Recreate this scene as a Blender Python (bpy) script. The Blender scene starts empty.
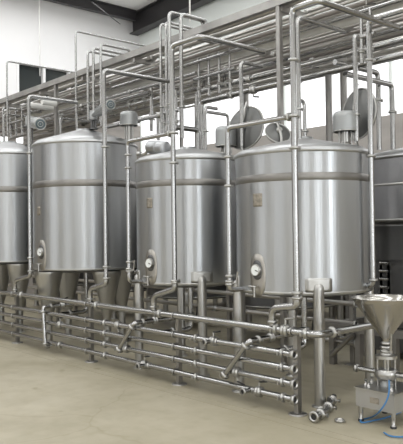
import bpy, bmesh, math, random
from mathutils import Vector as V, Matrix
random.seed(7)
C = bpy.context.scene.collection
PI = math.pi
sc = bpy.context.scene

# ------------------------------------------------------------------ camera
FPX, CX, CY, HC = 670.0, 201.5, 222.0, 1.65
yaw = math.radians(41.2)
F0 = V((-math.cos(yaw), math.sin(yaw), 0)); R0 = V((math.sin(yaw), math.cos(yaw), 0)); U0 = V((0, 0, 1))
pit = math.atan(10.5 / FPX)
Fw = (F0*math.cos(pit) + U0*math.sin(pit)).normalized()
Up = (U0*math.cos(pit) - F0*math.sin(pit)).normalized()
rol = 0.013
Rt = (R0*math.cos(rol) - Up*math.sin(rol)).normalized()
Up2 = (Up*math.cos(rol) + R0*math.sin(rol)).normalized()
CAM = V((0, 0, HC))
cam = bpy.data.cameras.new('camera'); co = bpy.data.objects.new('camera', cam); C.objects.link(co)
cam.sensor_width = 36; cam.sensor_fit = 'HORIZONTAL'; cam.lens = FPX*36/403; cam.clip_end = 200
M3 = Matrix((Rt, Up2, -Fw)).transposed()
co.matrix_world = Matrix.Translation(CAM) @ M3.to_4x4()
if (F0.cross(U0) - R0).length > 0.01: raise SystemExit('bad frame')
sc.camera = co

def ray(x, y):
    return (Fw + Rt*((x-CX)/FPX) + Up2*((CY-y)/FPX))
def at(x, y, Y=None, Z=None, X=None, d=None):
    """measured position: where the sight line of a photo point meets a plane of the room"""
    r = ray(x, y)
    if Y is not None: t = Y/r.y
    elif Z is not None: t = (Z-HC)/r.z
    elif X is not None: t = X/r.x
    else: t = d
    return CAM + r*t
def along(P, axis, px):
    """slide P along a room axis until it stands at photo column px"""
    a = V((0, 0, 0)); a[axis] = 1
    q = P-CAM; k = (px-CX)/FPX
    # (q+ta).Rt = k (q+ta).Fw
    t = (k*q.dot(Fw) - q.dot(Rt))/(a.dot(Rt) - k*a.dot(Fw))
    return P + a*t
def zat(px, py, P):
    """height on the vertical through P that shows at photo row py"""
    q = V((P.x, P.y, 0)) - CAM; k = (CY-py)/FPX
    t = (k*q.dot(Fw) - q.dot(Up2))/(U0.dot(Up2) - k*U0.dot(Fw))
    return t

# ------------------------------------------------------------------ materials
def mat(name, col, metal=0, rough=.5, bump=0, bscale=(8, 8, 8), var=0, vscale=(3, 3, 3), col2=None, spec=None, emit=None, coord='Object', lo=.35, hi=.65, detail=4, rvar=0):
    m = bpy.data.materials.new(name); m.use_nodes = True
    nt = m.node_tree; b = nt.nodes['Principled BSDF']
    b.inputs['Base Color'].default_value = (*col, 1); b.inputs['Metallic'].default_value = metal
    b.inputs['Roughness'].default_value = rough
    if spec is not None: b.inputs['Specular IOR Level'].default_value = spec
    tc = nt.nodes.new('ShaderNodeTexCoord')
    def noise(scale, det=4):
        mp = nt.nodes.new('ShaderNodeMapping'); mp.inputs['Scale'].default_value = scale
        nt.links.new(tc.outputs[coord], mp.inputs['Vector'])
        n = nt.nodes.new('ShaderNodeTexNoise'); n.inputs['Scale'].default_value = 1; n.inputs['Detail'].default_value = det
        nt.links.new(mp.outputs[0], n.inputs['Vector']); return n
    if var:
        n = noise(vscale, detail); cr = nt.nodes.new('ShaderNodeValToRGB')
        c2 = col2 or tuple(c*(1-var) for c in col)
        cr.color_ramp.elements[0].position = lo; cr.color_ramp.elements[1].position = hi
        cr.color_ramp.elements[0].color = (*c2, 1); cr.color_ramp.elements[1].color = (*col, 1)
        nt.links.new(n.outputs[0], cr.inputs[0]); nt.links.new(cr.outputs[0], b.inputs['Base Color'])
        if rvar:
            mr = nt.nodes.new('ShaderNodeMapRange'); mr.inputs['To Min'].default_value = rough-rvar; mr.inputs['To Max'].default_value = rough+rvar
            nt.links.new(n.outputs[0], mr.inputs['Value']); nt.links.new(mr.outputs[0], b.inputs['Roughness'])
    if bump:
        n = noise(bscale); bp = nt.nodes.new('ShaderNodeBump'); bp.inputs['Strength'].default_value = bump; bp.inputs['Distance'].default_value = .01
        nt.links.new(n.outputs[0], bp.inputs['Height']); nt.links.new(bp.outputs[0], b.inputs['Normal'])
    if emit:
        b.inputs['Emission Color'].default_value = (*emit[0], 1); b.inputs['Emission Strength'].default_value = emit[1]
    return m
STEEL = mat('tank_steel', (.435, .445, .455), 1, .33, .10, (60, 60, 1.2), .10, (5, 5, .8), rvar=.05)
DOME = mat('dome_steel', (.50, .505, .51), 1, .38, .06, (20, 20, 20), .08, (4, 4, 4))
BAND = mat('ground_weld_band', (.29, .28, .265), 1, .45, .1, (50, 50, 50), .12, (6, 6, 20))
PIPE = mat('pipe_steel', (.43, .43, .425), 1, .2, 0, (15, 15, 15), .10, (2, 2, 2))
PIPE2 = mat('overhead_pipe_steel', (.58, .565, .54), 1, .38, 0, (10, 10, 10), .2, (1, 5, 5), col2=(.42, .40, .375))
BRUSH = mat('brushed_clamp_steel', (.44, .435, .42), 1, .32)
PLATE = mat('recess_plate_steel', (.40, .38, .35), 1, .4)
LID = mat('hatch_lid_steel', (.17, .172, .168), .85, .45, .04, (20, 20, 20), .1, (6, 6, 6))
FRAME = mat('frame_steel', (.36, .35, .335), 1, .4, .05, (20, 20, 20), .2, (4, 4, 4))
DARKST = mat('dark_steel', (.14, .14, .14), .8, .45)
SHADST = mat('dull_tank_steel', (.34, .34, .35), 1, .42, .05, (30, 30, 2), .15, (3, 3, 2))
MOTOR = mat('motor_paint', (.36, .37, .37), .7, .42)
FAN = mat('fan_grille_blue_grey', (.10, .13, .14), .3, .5)
BLACK = mat('black_rubber', (.02, .02, .02), 0, .5)
WHITE = mat('insulation_white', (.74, .73, .70), 0, .6, 0, var=.15, vscale=(3, 3, 3))
PIPED = mat('darkened_pipe_steel', (.34, .315, .295), .9, .45)  # shade between the overhead pipes put into the steel colour
GREENW = mat('pale_duct', (.55, .58, .54), .3, .5, var=.1)
DIAL = mat('dial_white', (.85, .87, .86), 0, .4)
LABELM = mat('label_plate_tan', (.38, .345, .29), .6, .5, var=.35, vscale=(30, 30, 30))
FUNNEL = mat('polished_funnel_steel', (.47, .455, .43), 1, .2, .02, (6, 6, 6))
JOINT = mat('joint_filler', (.33, .295, .22), 0, .7)
BOXM = mat('base_box_steel', (.42, .41, .39), .7, .5)
BLUE = mat('hose_blue', (.05, .19, .42), 0, .4)
REDV = mat('cable_orange', (.55, .30, .06), 0, .5)
WALLM = mat('painted_wall', (.86, .85, .85), 0, .85, var=.05, vscale=(.5, .5, .5))
WALLS = mat('side_wall_panel', (.90, .94, .91), 0, .8, var=.05, vscale=(.5, .5, .5))
WALLD = mat('lower_wall_grey_brown', (.36, .335, .31), 0, .8, var=.3, vscale=(.8, .8, 2))
WALLE = mat('side_wall_dado', (.46, .43, .40), 0, .8, var=.2, vscale=(.8, .8, 2))
CEIL = mat('ceiling_panel', (.92, .91, .90), 0, .8, var=.06, vscale=(1, 1, 1))
BEAM = mat('dark_roof_steel', (.055, .052, .055), .2, .5)
GLASSD = mat('dark_window_glass', (.03, .035, .035), 0, .12, spec=.6)
DAY = mat('daylit_translucent_glazing', (.8, .8, .8), 0, .6, emit=((.97, .98, 1.0), 1.15))
CARD = mat('cardboard_brown', (.36, .25, .17), 0, .8, var=.2)

def floor_mat():
    m = bpy.data.materials.new('sealed_concrete'); m.use_nodes = True; nt = m.node_tree; b = nt.nodes['Principled BSDF']
    tc = nt.nodes.new('ShaderNodeTexCoord')
    def nz(s, d, dist=0):
        n = nt.nodes.new('ShaderNodeTexNoise'); n.inputs['Scale'].default_value = s; n.inputs['Detail'].default_value = d; n.inputs['Distortion'].default_value = dist
        nt.links.new(tc.outputs['Object'], n.inputs['Vector']); return n
    def ramp(src, p0, c0, p1, c1):
        r = nt.nodes.new('ShaderNodeValToRGB'); e = r.color_ramp.elements
        e[0].position = p0; e[0].color = (*c0, 1); e[1].position = p1; e[1].color = (*c1, 1); nt.links.new(src, r.inputs[0]); return r
    def mul(a, c, f=1):
        x = nt.nodes.new('ShaderNodeMix'); x.data_type = 'RGBA'; x.blend_type = 'MULTIPLY'; x.inputs[0].default_value = f
        nt.links.new(a, x.inputs[6]); nt.links.new(c, x.inputs[7]); return x.outputs[2]
    base = ramp(nz(.9, 5, .6).outputs[0], .35, (.36, .325, .235), .68, (.455, .415, .32))
    f2 = ramp(nz(7, 6).outputs[0], .3, (.90, .89, .86), .6, (1, 1, 1))
    sp = ramp(nz(3.1, 2, .3).outputs[0], .24, (.62, .58, .48), .32, (1, 1, 1))
    w = nt.nodes.new('ShaderNodeTexVoronoi'); w.feature = 'DISTANCE_TO_EDGE'; w.inputs['Scale'].default_value = .42
    mp = nt.nodes.new('ShaderNodeMapping'); nt.links.new(tc.outputs['Object'], mp.inputs[0]); mp.inputs['Location'].default_value = (.3, .9, 0)
    nv = nz(1.6, 3); ad = nt.nodes.new('ShaderNodeVectorMath'); ad.operation = 'MULTIPLY_ADD'; ad.inputs[1].default_value = (.5, .5, 0)
    nt.links.new(nv.outputs[1], ad.inputs[0]); nt.links.new(mp.outputs[0], ad.inputs[2]); nt.links.new(ad.outputs[0], w.inputs['Vector'])
    ck = ramp(w.outputs['Distance'], .0, (.80, .77, .70), .007, (1, 1, 1))
    c = mul(base.outputs[0], f2.outputs[0]); c = mul(c, sp.outputs[0], .7); c = mul(c, ck.outputs[0], .6)
    nt.links.new(c, b.inputs['Base Color'])
    rr = nt.nodes.new('ShaderNodeMapRange'); rr.inputs['To Min'].default_value = .30; rr.inputs['To Max'].default_value = .55
    nt.links.new(nz(2.2, 4).outputs[0], rr.inputs['Value']); nt.links.new(rr.outputs[0], b.inputs['Roughness'])
    bp = nt.nodes.new('ShaderNodeBump'); bp.inputs['Strength'].default_value = .08; bp.inputs['Distance'].default_value = .01
    nt.links.new(nz(25, 4).outputs[0], bp.inputs['Height']); nt.links.new(bp.outputs[0], b.inputs['Normal'])
    return m
FLOOR = floor_mat()
def brushed(m, amt, rot=0):
    nt = m.node_tree; b = nt.nodes['Principled BSDF']; t = nt.nodes.new('ShaderNodeTangent'); t.direction_type = 'RADIAL'; t.axis = 'Z'
    nt.links.new(t.outputs[0], b.inputs['Tangent']); b.inputs['Anisotropic'].default_value = amt; b.inputs['Anisotropic Rotation'].default_value = rot
brushed(STEEL, .85, .25); brushed(BAND, .6, .25); brushed(SHADST, .7, .25)

# ------------------------------------------------------------------ mesh helpers (all in room coordinates)
class MB:
    def __init__(s): s.v = []; s.f = []; s.sm = []
    def add(s, vs, fs, smooth=True):
        n = len(s.v); s.v += [V(p) for p in vs]
        for f in fs: s.f.append([i+n for i in f]); s.sm.append(smooth)
        return s
    def disc(s, vs):
        return s.add(vs, [list(range(len(vs)))], False)
    def box(s, lo, hi, M=None):
        x0, y0, z0 = lo; x1, y1, z1 = hi
        p = [V(q) for q in [(x0,y0,z0),(x1,y0,z0),(x1,y1,z0),(x0,y1,z0),(x0,y0,z1),(x1,y0,z1),(x1,y1,z1),(x0,y1,z1)]]
        if M: p = [M @ q for q in p]
        return s.add(p, [(0,3,2,1),(4,5,6,7),(0,1,5,4),(1,2,6,5),(2,3,7,6),(3,0,4,7)], False)
    def cbox(s, c, size, rz=0):
        M = Matrix.Translation(V(c)) @ Matrix.Rotation(rz, 4, 'Z'); h = V(size)/2
        return s.box(-h, h, M)
    def lathe(s, c, prof, seg=48, axis=None, caps=True):
        """profile (r, h) turned about an axis through c"""
        c = V(c); a = V(axis).normalized() if axis is not None else V((0,0,1))
        t = V((1,0,0)) if abs(a.x) < .9 else V((0,1,0))
        e1 = a.cross(t).normalized(); e2 = a.cross(e1)
        full = [prof[0]]
        for (ra, ha), (rb, hb) in zip(prof, prof[1:]):
            L = math.hypot(rb-ra, hb-ha)
            if L > .12:
                q = min(.02, L*.2)/L; full += [(ra+(rb-ra)*q, ha+(hb-ha)*q), (rb-(rb-ra)*q, hb-(hb-ha)*q)]
            full.append((rb, hb))
        prof = full
        vs = []; fs = []
        for r, h in prof:
            for k in range(seg):
                an = 2*PI*k/seg; vs.append(c + a*h + (e1*math.cos(an)+e2*math.sin(an))*r)
        for i in range(len(prof)-1):
            for k in range(seg):
                fs.append((i*seg+k, i*seg+(k+1)%seg, (i+1)*seg+(k+1)%seg, (i+1)*seg+k))
        s.add(vs, fs)
        n0 = len(s.v)-len(vs)
        if caps:
            if prof[0][0] > 1e-4: s.disc([s.v[n0+k] for k in reversed(range(seg))])
            if prof[-1][0] > 1e-4: s.disc([s.v[n0+(len(prof)-1)*seg+k] for k in range(seg)])
        return s
    def cyl(s, a, b, r, r2=None, seg=16):
        a = V(a); b = V(b); return s.lathe(a, [(r, 0), (r if r2 is None else r2, (b-a).length)], seg, b-a)
    def tube(s, pts, r, bend=.08, seg=12, cap=True):
        pts = [V(p) for p in pts]; path = [pts[0]]
        for i in range(1, len(pts)-1):
            a, b, c = pts[i-1], pts[i], pts[i+1]; u = (a-b); w = (c-b)
            d = min(bend, u.length*.49, w.length*.49); u.normalize(); w.normalize()
            if u.dot(w) < -.999: path.append(b); continue
            p0 = b+u*d; p1 = b+w*d
            for k in range(7):
                t = k/6; path.append(p0*(1-t)**2 + b*2*t*(1-t) + p1*t*t)
        path.append(pts[-1])
        full = [path[0]]
        for a, b in zip(path, path[1:]):
            L = (b-a).length
            if L > .3: full += [a+(b-a)*(.04/L), b-(b-a)*(.04/L)]
            full.append(b)
        path = full
        T = []
        for i in range(len(path)):
            q = path[min(i+1, len(path)-1)] - path[max(i-1, 0)]; T.append(q.normalized())
        n = T[0].orthogonal().normalized(); vs = []
        for i, p in enumerate(path):
            if i:
                ax = T[i-1].cross(T[i])
                if ax.length > 1e-7: n = Matrix.Rotation(T[i-1].angle(T[i]), 3, ax.normalized()) @ n
            b2 = T[i].cross(n)
            for k in range(seg):
                an = 2*PI*k/seg; vs.append(p + (n*math.cos(an)+b2*math.sin(an))*r)
        fs = []
        for i in range(len(path)-1):
            for k in range(seg): fs.append((i*seg+k, i*seg+(k+1)%seg, (i+1)*seg+(k+1)%seg, (i+1)*seg+k))
        s.add(vs, fs); n0 = len(s.v)-len(vs)
        if cap:
            s.disc([s.v[n0+k] for k in reversed(range(seg))])
            s.disc([s.v[n0+(len(path)-1)*seg+k] for k in range(seg)])
        return s
    def ring(s, c, axis, R, r, seg=32, s2=8):
        c = V(c); a = V(axis).normalized(); e1 = a.orthogonal().normalized(); e2 = a.cross(e1); vs = []; fs = []
        for i in range(seg):
            d = e1*math.cos(2*PI*i/seg)+e2*math.sin(2*PI*i/seg)
            for k in range(s2):
                t = 2*PI*k/s2; vs.append(c+d*(R+r*math.cos(t))+a*r*math.sin(t))
        for i in range(seg):
            for k in range(s2):
                fs.append((i*s2+k, ((i+1)%seg)*s2+k, ((i+1)%seg)*s2+(k+1)%s2, i*s2+(k+1)%s2))
        return s.add(vs, fs)
    def build(s, name, m, parent=None, org=None):
        """org: room position of the mesh's own origin (top-level); children share their parent's room origin"""
        if parent is not None: O = parent['_o']
        elif org is not None: O = org
        else:
            xs = [p.x for p in s.v]; ys = [p.y for p in s.v]; zs = [p.z for p in s.v]
            O = ((min(xs)+max(xs))/2, (min(ys)+max(ys))/2, min(zs))
        O = V(O); me = bpy.data.meshes.new(name); me.from_pydata([tuple(p-O) for p in s.v], [], s.f)
        me.polygons.foreach_set('use_smooth', s.sm); me.update()
        bm = bmesh.new(); bm.from_mesh(me); bmesh.ops.recalc_face_normals(bm, faces=bm.faces); bm.to_mesh(me); bm.free()
        me.materials.append(m)
        o = bpy.data.objects.new(name, me); C.objects.link(o)
        if parent is not None: o.parent = parent
        else: o.location = O
        o['_o'] = tuple(O)
        return o
def tag(o, label=None, cat=None, group=None, kind=None):
    if label: o['label'] = label
    if cat: o['category'] = cat
    if group: o['group'] = group
    if kind: o['kind'] = kind
    return o
def thing(name, org, label, cat, group=None):
    o = bpy.data.objects.new(name, None); C.objects.link(o); o.location = org; o['_o'] = tuple(org); o.empty_display_size = .1
    return tag(o, label, cat, group)
def struct(name, mb, m, parent=None):
    return tag(mb.build(name, m, parent), kind='structure')

X1, Y1, Z1 = V((1,0,0)), V((0,1,0)), V((0,0,1))
def clamp(parent, p, d, r, name='pipe_clamp', handle=True):
    """tri-clamp ferrule pair round a pipe of radius r, with its wing nut"""
    p = V(p); d = V(d).normalized(); w = max(r*.55, .012)
    mb = MB().lathe(p - d*w, [(r*1.02, 0), (r*1.5, w*.35), (r*1.62, w*.6), (r*1.62, w*1.4), (r*1.5, w*1.65), (r*1.02, w*2)], 18, d, caps=False)
    o = mb.build(name, BRUSH, parent)
    if handle:
        n = d.cross(Z1) if abs(d.z) < .9 else d.cross(X1); n.normalize()
        h = MB().cyl(p+n*r*1.5, p+n*r*2.4, r*.28, seg=8).cbox(p+n*r*2.4, (r*.5, r*.5, r*1.1)); h.build('wing_nut', BRUSH, o)
    return o
def valve(parent, p, d, r, up=Z1, hl=.11, black=True):
    """butterfly valve: body disc between two clamps, stem and lever handle"""
    p = V(p); d = V(d).normalized(); up = V(up).normalized()
    body = MB().lathe(p-d*r*1.1, [(r*1.05,0),(r*1.75,r*.3),(r*1.75,r*.8),(r*1.35,r*.85),(r*1.35,r*1.35),(r*1.75,r*1.4),(r*1.75,r*1.9),(r*1.05,r*2.2)], 18, d, caps=False)
    b = body.build('valve_body', BRUSH, parent)
    MB().cyl(p+up*r*1.2, p+up*(r*1.2+hl*.55), r*.36, seg=10).build('valve_stem', BRUSH, b)
    q = p+up*(r*1.2+hl*.55)
    MB().tube([q, q+d*hl*.55+up*.01, q+d*hl+up*.02], r*.30, .02, 8).build('lever_handle', BLACK if black else BRUSH, b)
    return b
def pipe(name, label, pts, r, bend=.07, m=None, cat='pipe', group=None, clamps=(), valves=(), open_end=None, seg=12):
    pts = [V(p) for p in pts]
    t = thing(name, tuple(pts[0]), label, cat, group)
    MB().tube(pts, r, bend, seg).build('pipe_tube', m or PIPE, t)
    for p, d in clamps: clamp(t, p, d, r)
    for v in valves: valve(t, v[0], v[1], r, *v[2:])
    if open_end is not None:
        p, d = V(open_end[0]), V(open_end[1]).normalized()
        f = MB().lathe(p-d*.02, [(r*1.05,0),(r*1.6,.008),(r*1.6,.035),(r*1.0,.035),(r*.85,.012)], 18, d, caps=False).build('end_ferrule', BRUSH, t)
        MB().lathe(p, [(r*.9,.0),(r*.9,.003)], 18, d).build('bore', BLACK, f)
    return t

# ------------------------------------------------------------------ room shell
XE, YS = -17.0, 12.4           # end wall and side wall
XR, YN = 7.0, -7.0             # the walls behind the photographer
struct('floor', MB().box((XE-.2, YN-.2, -.2), (XR+.2, YS+.2, 0)), FLOOR)
corner = at(134, 30, X=XE); topz = corner.z
c2 = at(200, -3, Y=YS-.3)
slope = (c2.z - corner.z)/(c2.x - corner.x)
def roofz(x): return corner.z + .15 + slope*(x-XE) if x < -2 else corner.z + .15 + slope*(-2-XE)
# end wall with its window opening
w0 = at(17.5, 62, X=XE); w1 = at(76, 70, X=XE)
wy0, wy1, wz1, wz0 = w0.y, w1.y+.6, w0.z, w0.z-1.15
mb = MB()
ZD = 5.0
mb.box((XE-.2, YN, ZD), (XE, wy0, 14)); mb.box((XE-.2, wy1, ZD), (XE, YS, 14))
mb.box((XE-.2, wy0, ZD), (XE, wy1, wz0)); mb.box((XE-.2, wy0, wz1), (XE, wy1, 14))
struct('wall_end', mb, WALLM)
struct('wall_end_lower', MB().box((XE-.2, YN, 0), (XE, YS, ZD)), WALLD)
win = thing('window_1', (XE, (wy0+wy1)/2, wz0), None, None); win['kind'] = 'structure'
struct('pane', MB().box((XE-.12, wy0, wz0), (XE-.1, wy1, wz1)), GLASSD)
bpy.data.objects['pane'].parent = win; bpy.data.objects['pane'].location = V(bpy.data.objects['pane']['_o']) - V(win['_o'])
fr = MB()
for yy in (wy0, wy0+.33*(wy1-wy0), wy0+.66*(wy1-wy0), wy1): fr.box((XE-.14, yy-.035, wz0), (XE+.02, yy+.035, wz1))
for zz in (wz0, wz1): fr.box((XE-.14, wy0, zz-.03), (XE+.03, wy1, zz+.03))
struct('window_frame', fr, WALLM, win)
for k, px in enumerate((4, 19.5)):
    q = at(px, 140, X=XE); wn = thing('window_%d' % (k+3), (XE, q.y, q.z-.09), None, None); wn['kind'] = 'structure'
    struct('pane', MB().box((XE, q.y-.10, q.z-.09), (XE+.015, q.y+.10, q.z+.09)), DAY, wn)
# side wall: solid base, daylit glazing strip, panels above
zg0, zg1 = 4.1, 6.0
base = MB().box((XE, YS, 0), (XR, YS+.2, zg0)); struct('wall_side', base, WALLE)
struct('wall_side_upper', MB().box((XE, YS, zg1), (XR, YS+.2, 14)), WALLS)
gl = thing('window_2', (-5, YS, zg0), None, None); gl['kind'] = 'structure'
struct('pane', MB().box((XE, YS+.05, zg0), (XR, YS+.09, zg1)), DAY, gl)
fr = MB()
for k in range(9): fr.box((XE+3*k-.04, YS-.02, zg0), (XE+3*k+.04, YS+.1, zg1))
struct('window_frame', fr, WALLS, gl)
# walls behind the photographer with unseen door openings added for the tanks' reflections
mb = MB(); doors = [(-13.5, -9.5), (-6.0, -2.2), (1.0, 5.0)]
x = XE
for a, b in doors: mb.box((x, YN-.2, 0), (a, YN, 14)); mb.box((a, YN-.2, 4.6), (b, YN, 14)); x = b
mb.box((x, YN-.2, 0), (XR, YN, 14)); struct('wall_front', mb, WALLM)
mb = MB(); y = YN
sdoors = [(-6.6, -4.8), (-.6, 1.0), (4.0, 5.4)]
for a, b in sdoors: mb.box((XR, y, 0), (XR+.2, a, 14)); mb.box((XR, a, 4.6), (XR+.2, b, 14)); y = b
mb.box((XR, y, 0), (XR+.2, YS, 14)); struct('wall_right', mb, WALLM)
# roof
zr = lambda x: corner.z + .45 + slope*(x-XE)
struct('ceiling', MB().add([(XE, YN, zr(XE)), (-3, YN, zr(-3)), (-3, YS, zr(-3)), (XE, YS, zr(XE)), (XE, YN, zr(XE)+.1), (-3, YN, zr(-3)+.1), (-3, YS, zr(-3)+.1), (XE, YS, zr(XE)+.1)],
    [(0,1,2,3),(4,7,6,5),(0,4,5,1),(1,5,6,2),(2,6,7,3),(3,7,4,0)], False).add([(-3, YN, zr(-3)), (XR, YN, zr(-3)-1), (XR, YS, zr(-3)-1), (-3, YS, zr(-3)), (-3, YN, zr(-3)+.1), (XR, YN, zr(-3)-.9), (XR, YS, zr(-3)-.9), (-3, YS, zr(-3)+.1)],
    [(0,1,2,3),(4,7,6,5),(0,4,5,1),(1,5,6,2),(2,6,7,3),(3,7,4,0)], False), CEIL)
def beam(name, a, b, h, w, up=Z1):
    """rolled steel I-section from a to b, top flange at the given line"""
    a = V(a); b = V(b); d = (b-a).normalized(); s = d.cross(up).normalized(); u = s.cross(d)
    m = MB()
    for (s0, s1, u0, u1) in ((-w/2, w/2, -.03, 0), (-w/2, w/2, -h, -h+.03), (-.02, .02, -h+.03, -.03)):
        vs = [p + s*ss + u*uu for p in (a, b) for ss, uu in ((s0,u0),(s1,u0),(s1,u1),(s0,u1))]
        m.add(vs, [(0,1,2,3),(4,7,6,5),(0,4,5,1),(1,5,6,2),(2,6,7,3),(3,7,4,0)], False)
    return struct(name, m, BEAM)
yb = YS-.25
beam('trim_1', (XE, yb, zr(XE)), (-3, yb, zr(-3)), .62, .3)
for k, xx in enumerate((XE+.35, -13.6, -10.2)):
    beam('trim_%d' % (k+2), (xx, YN, zr(xx)), (xx, YS-.4, zr(xx)), .32, .16)
# sheet seams and a brace cable under the roof
tag(MB().tube([at(92, 2, X=-13.6), at(120, 24, X=XE+.3)], .012, seg=6).build('brace_cable', BEAM), 'thin grey roof brace cable slanting between two dark roof beams', 'cable')

# ------------------------------------------------------------------ tanks
def tankpos(px, Y): 
    p = at(px, 240, Y=Y); return V((p.x, p.y, 0))
def cylpatch(mb, c, R, a0, z0, w, h, shape='oval', off=.004, n=24, m=14):
    """patch wrapped on the tank wall: a0 = bearing, stadium or rectangle outline"""
    def outline(t):   # t in 0..1 around -> x, z
        an = 2*PI*t; cx, sz = math.cos(an), math.sin(an)
        if shape == 'oval':
            e = (abs(cx)**2.6+abs(sz)**2.6)**(-1/2.6); return cx*e*w/2, sz*e*h/2
        e = 1/max(abs(cx), abs(sz)); return cx*e*w/2, sz*e*h/2
    vs = []; fs = []
    def P(x, z, o): an = a0 + x/R; return V((c.x+math.cos(an)*(R+o), c.y+math.sin(an)*(R+o), z0+z))
    vs.append(P(0, 0, off))
    rings = 3
    for q in range(1, rings+1):
        for k in range(n*2):
            x, z = outline((k+.5 if shape != 'oval' else k)/(n*2)); vs.append(P(x*q/rings, z*q/rings, off))
    N = n*2
    for k in range(N): x, z = outline((k+.5 if shape != 'oval' else k)/N); vs.append(P(x, z, 0))
    for k in range(N): fs.append((0, 1+k, 1+(k+1) % N))
    for q in range(rings):
        for k in range(N): fs.append((1+q*N+k, 1+q*N+(k+1) % N, 1+(q+1)*N+(k+1) % N, 1+(q+1)*N+k))
    mb.add(vs, fs); return mb
def bearing_of(c, px, R):
    """bearing on the tank wall seen at photo column px"""
    best = None
    for k in range(720):
        a = 2*PI*k/720; p = V((c.x+R*math.cos(a), c.y+R*math.sin(a), 1.5))
        if (p-V((c.x, c.y, 1.5))).dot(CAM-p) < 0: continue
        q = p-CAM; e = abs(CX+FPX*q.dot(Rt)/q.dot(Fw)-px)
        if best is None or e < best[0]: best = (e, a)
    return best[1]
def tank(label, c, R, zb, zt, rise, zband, hband, gauge=None, sticker=None, handle=None, legs='pipe', th0=None, m=None, legr=.053, bandm=None):
    m = m or STEEL
    t = thing('process_tank', (c.x, c.y, 0), label, 'tank', None)
    MB().lathe(c, [(R*.985, zb), (R*.997, zb+.004), (R, zb+.014), (R, zt-.03)], 96, caps=False).build('tank_shell', m, t)
    MB().lathe(c, [(.05, zb-.07), (R*.55, zb-.045), (R*.90, zb-.012), (R*.985, zb)], 96).build('tank_bottom', DARKST, t)  # underside coloured dark to stand in for the shade beneath
    MB().lathe(c, [(R*1.004, zt-.045), (R*1.022, zt-.035), (R*1.022, zt-.012), (R*1.0, zt+.004), (R*.93, zt+rise*.22), (R*.5, zt+rise*.66), (R*.17, zt+rise), (R*.17, zt+rise+.02), (.01, zt+rise+.02)], 96, caps=False).build('domed_lid', DOME, t)
    MB().lathe(c, [(R*1.0, zband-hband/2), (R*1.0025, zband-hband/2+.001), (R*1.0025, zband+hband/2-.001), (R*1.0, zband+hband/2)], 96, caps=False).build('weld_band', bandm or BAND, t)
    MB().lathe(c, [(R*1.0, zb+.012), (R*1.004, zb+.016), (R*1.004, zb+.03), (R*1.0, zb+.034)], 96, caps=False).build('base_hoop', BRUSH, t)
    if gauge:
        px, py, s = gauge; a = bearing_of(c, px, R); p = V((c.x+R*math.cos(a), c.y+R*math.sin(a), 0)); z = zat(px, py, p)
        n = V((math.cos(a), math.sin(a), 0))
        pl = cylpatch(MB(), c, R, a, z-.05*s, .20*s, .42*s).build('gauge_recess_plate', PLATE, t)
        cylpatch(MB(), c, R, a, z-.0*s, .115*s, .19*s, off=.008).build('recess_opening', DARKST, pl)
        g = MB().lathe(V((p.x, p.y, z)), [(.058*s, 0), (.058*s, .035), (.052*s, .042), (.050*s, .036)], 28, n, caps=False).build('temperature_gauge', BRUSH, t)
        MB().lathe(V((p.x, p.y, z)), [(.050*s, .030), (.050*s, .036)], 28, n).build('gauge_dial', DIAL, g)
        tt = n.cross(Z1)
        MB().box((-.004*s, -.002, 0), (.004*s, .002, .036*s), Matrix.Translation(V((p.x, p.y, z))+n*.038) @ Matrix.Rotation(a, 4, 'Z') @ Matrix.Rotation(PI/2, 4, 'Z') @ Matrix.Rotation(1.9, 4, 'Y')).build('gauge_needle', BLACK, g)
        q = V((p.x, p.y, z-.16*s))
        sv = MB().tube([q, q+n*.05, q+n*.05+tt*.07-Z1*.0], .010*s, .02, 8).tube([q+n*.05, q+n*.05-Z1*.10*s], .011*s, .01, 8)
        sv.build('sample_valve', BRUSH, t)
    if sticker:
        px, py, w, h = sticker; a = bearing_of(c, px, R); p = V((c.x+R*math.cos(a), c.y+R*math.sin(a), 0)); z = zat(px, py, p)
        cylpatch(MB(), c, R, a, z, w, h, 'rect', .003).build('name_plate', LABELM, t)
    if handle:
        px, py = handle
    if legs:
        for k in range(4):
            a = th0 + k*PI/2; n = V((math.cos(a), math.sin(a), 0))
            if legs == 'pipe':
                p = c + n*(R-.012)
                lg = MB().lathe(p, [(legr, .012), (legr, zb+.075), (legr*.8, zb+.10), (.004, zb+.125)], 24).build('leg', BRUSH, t)
                MB().lathe(p, [(legr*1.5, 0), (legr*1.5, .012), (legr, .02)], 20).build('foot_plate', BRUSH, lg)
                cylpatch(MB(), c, R, a, zb+.10, .26, .13, 'rect', .008).build('leg_pad', BRUSH, t)
            else:
                p = c + n*(R*.79)
                lg = MB().lathe(p, [(.055, .012), (.055, .40), (.075, .47), (.21, zb-.05), (.21, zb-.02)], 28).build('tapered_leg', BRUSH, t)
                MB().lathe(p, [(.09, 0), (.09, .012), (.05, .02)], 20).build('foot_plate', BRUSH, lg)
    return t
c4 = tankpos(303, 5.41); R4 = .70
c3 = tankpos(190, 5.41); R3 = .665
c2_ = tankpos(86, 5.50); R2 = .80
c1 = V((c2_.x-2.25, 5.3, 0)); R1 = .82
def facing(c): return math.atan2(-c.y, -c.x)
def front(c, R): a = facing(c); return V((c.x+R*math.cos(a), c.y+R*math.sin(a), 0))
f4, f3, f2, f1 = front(c4, R4), front(c3, R3), front(c2_, R2), front(c1, R1)
z4b, z4t = zat(303, 296, f4), zat(303, 146.5, f4)
z3b, z3t = zat(190, 286, f3), zat(190, 155, f3)
z2b, z2t = zat(86, 271, f2), zat(86, 139, f2)
z1b, z1t = zat(20, 263, f1), zat(20, 151, f1)
LEGA = math.radians(11.5)
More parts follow.
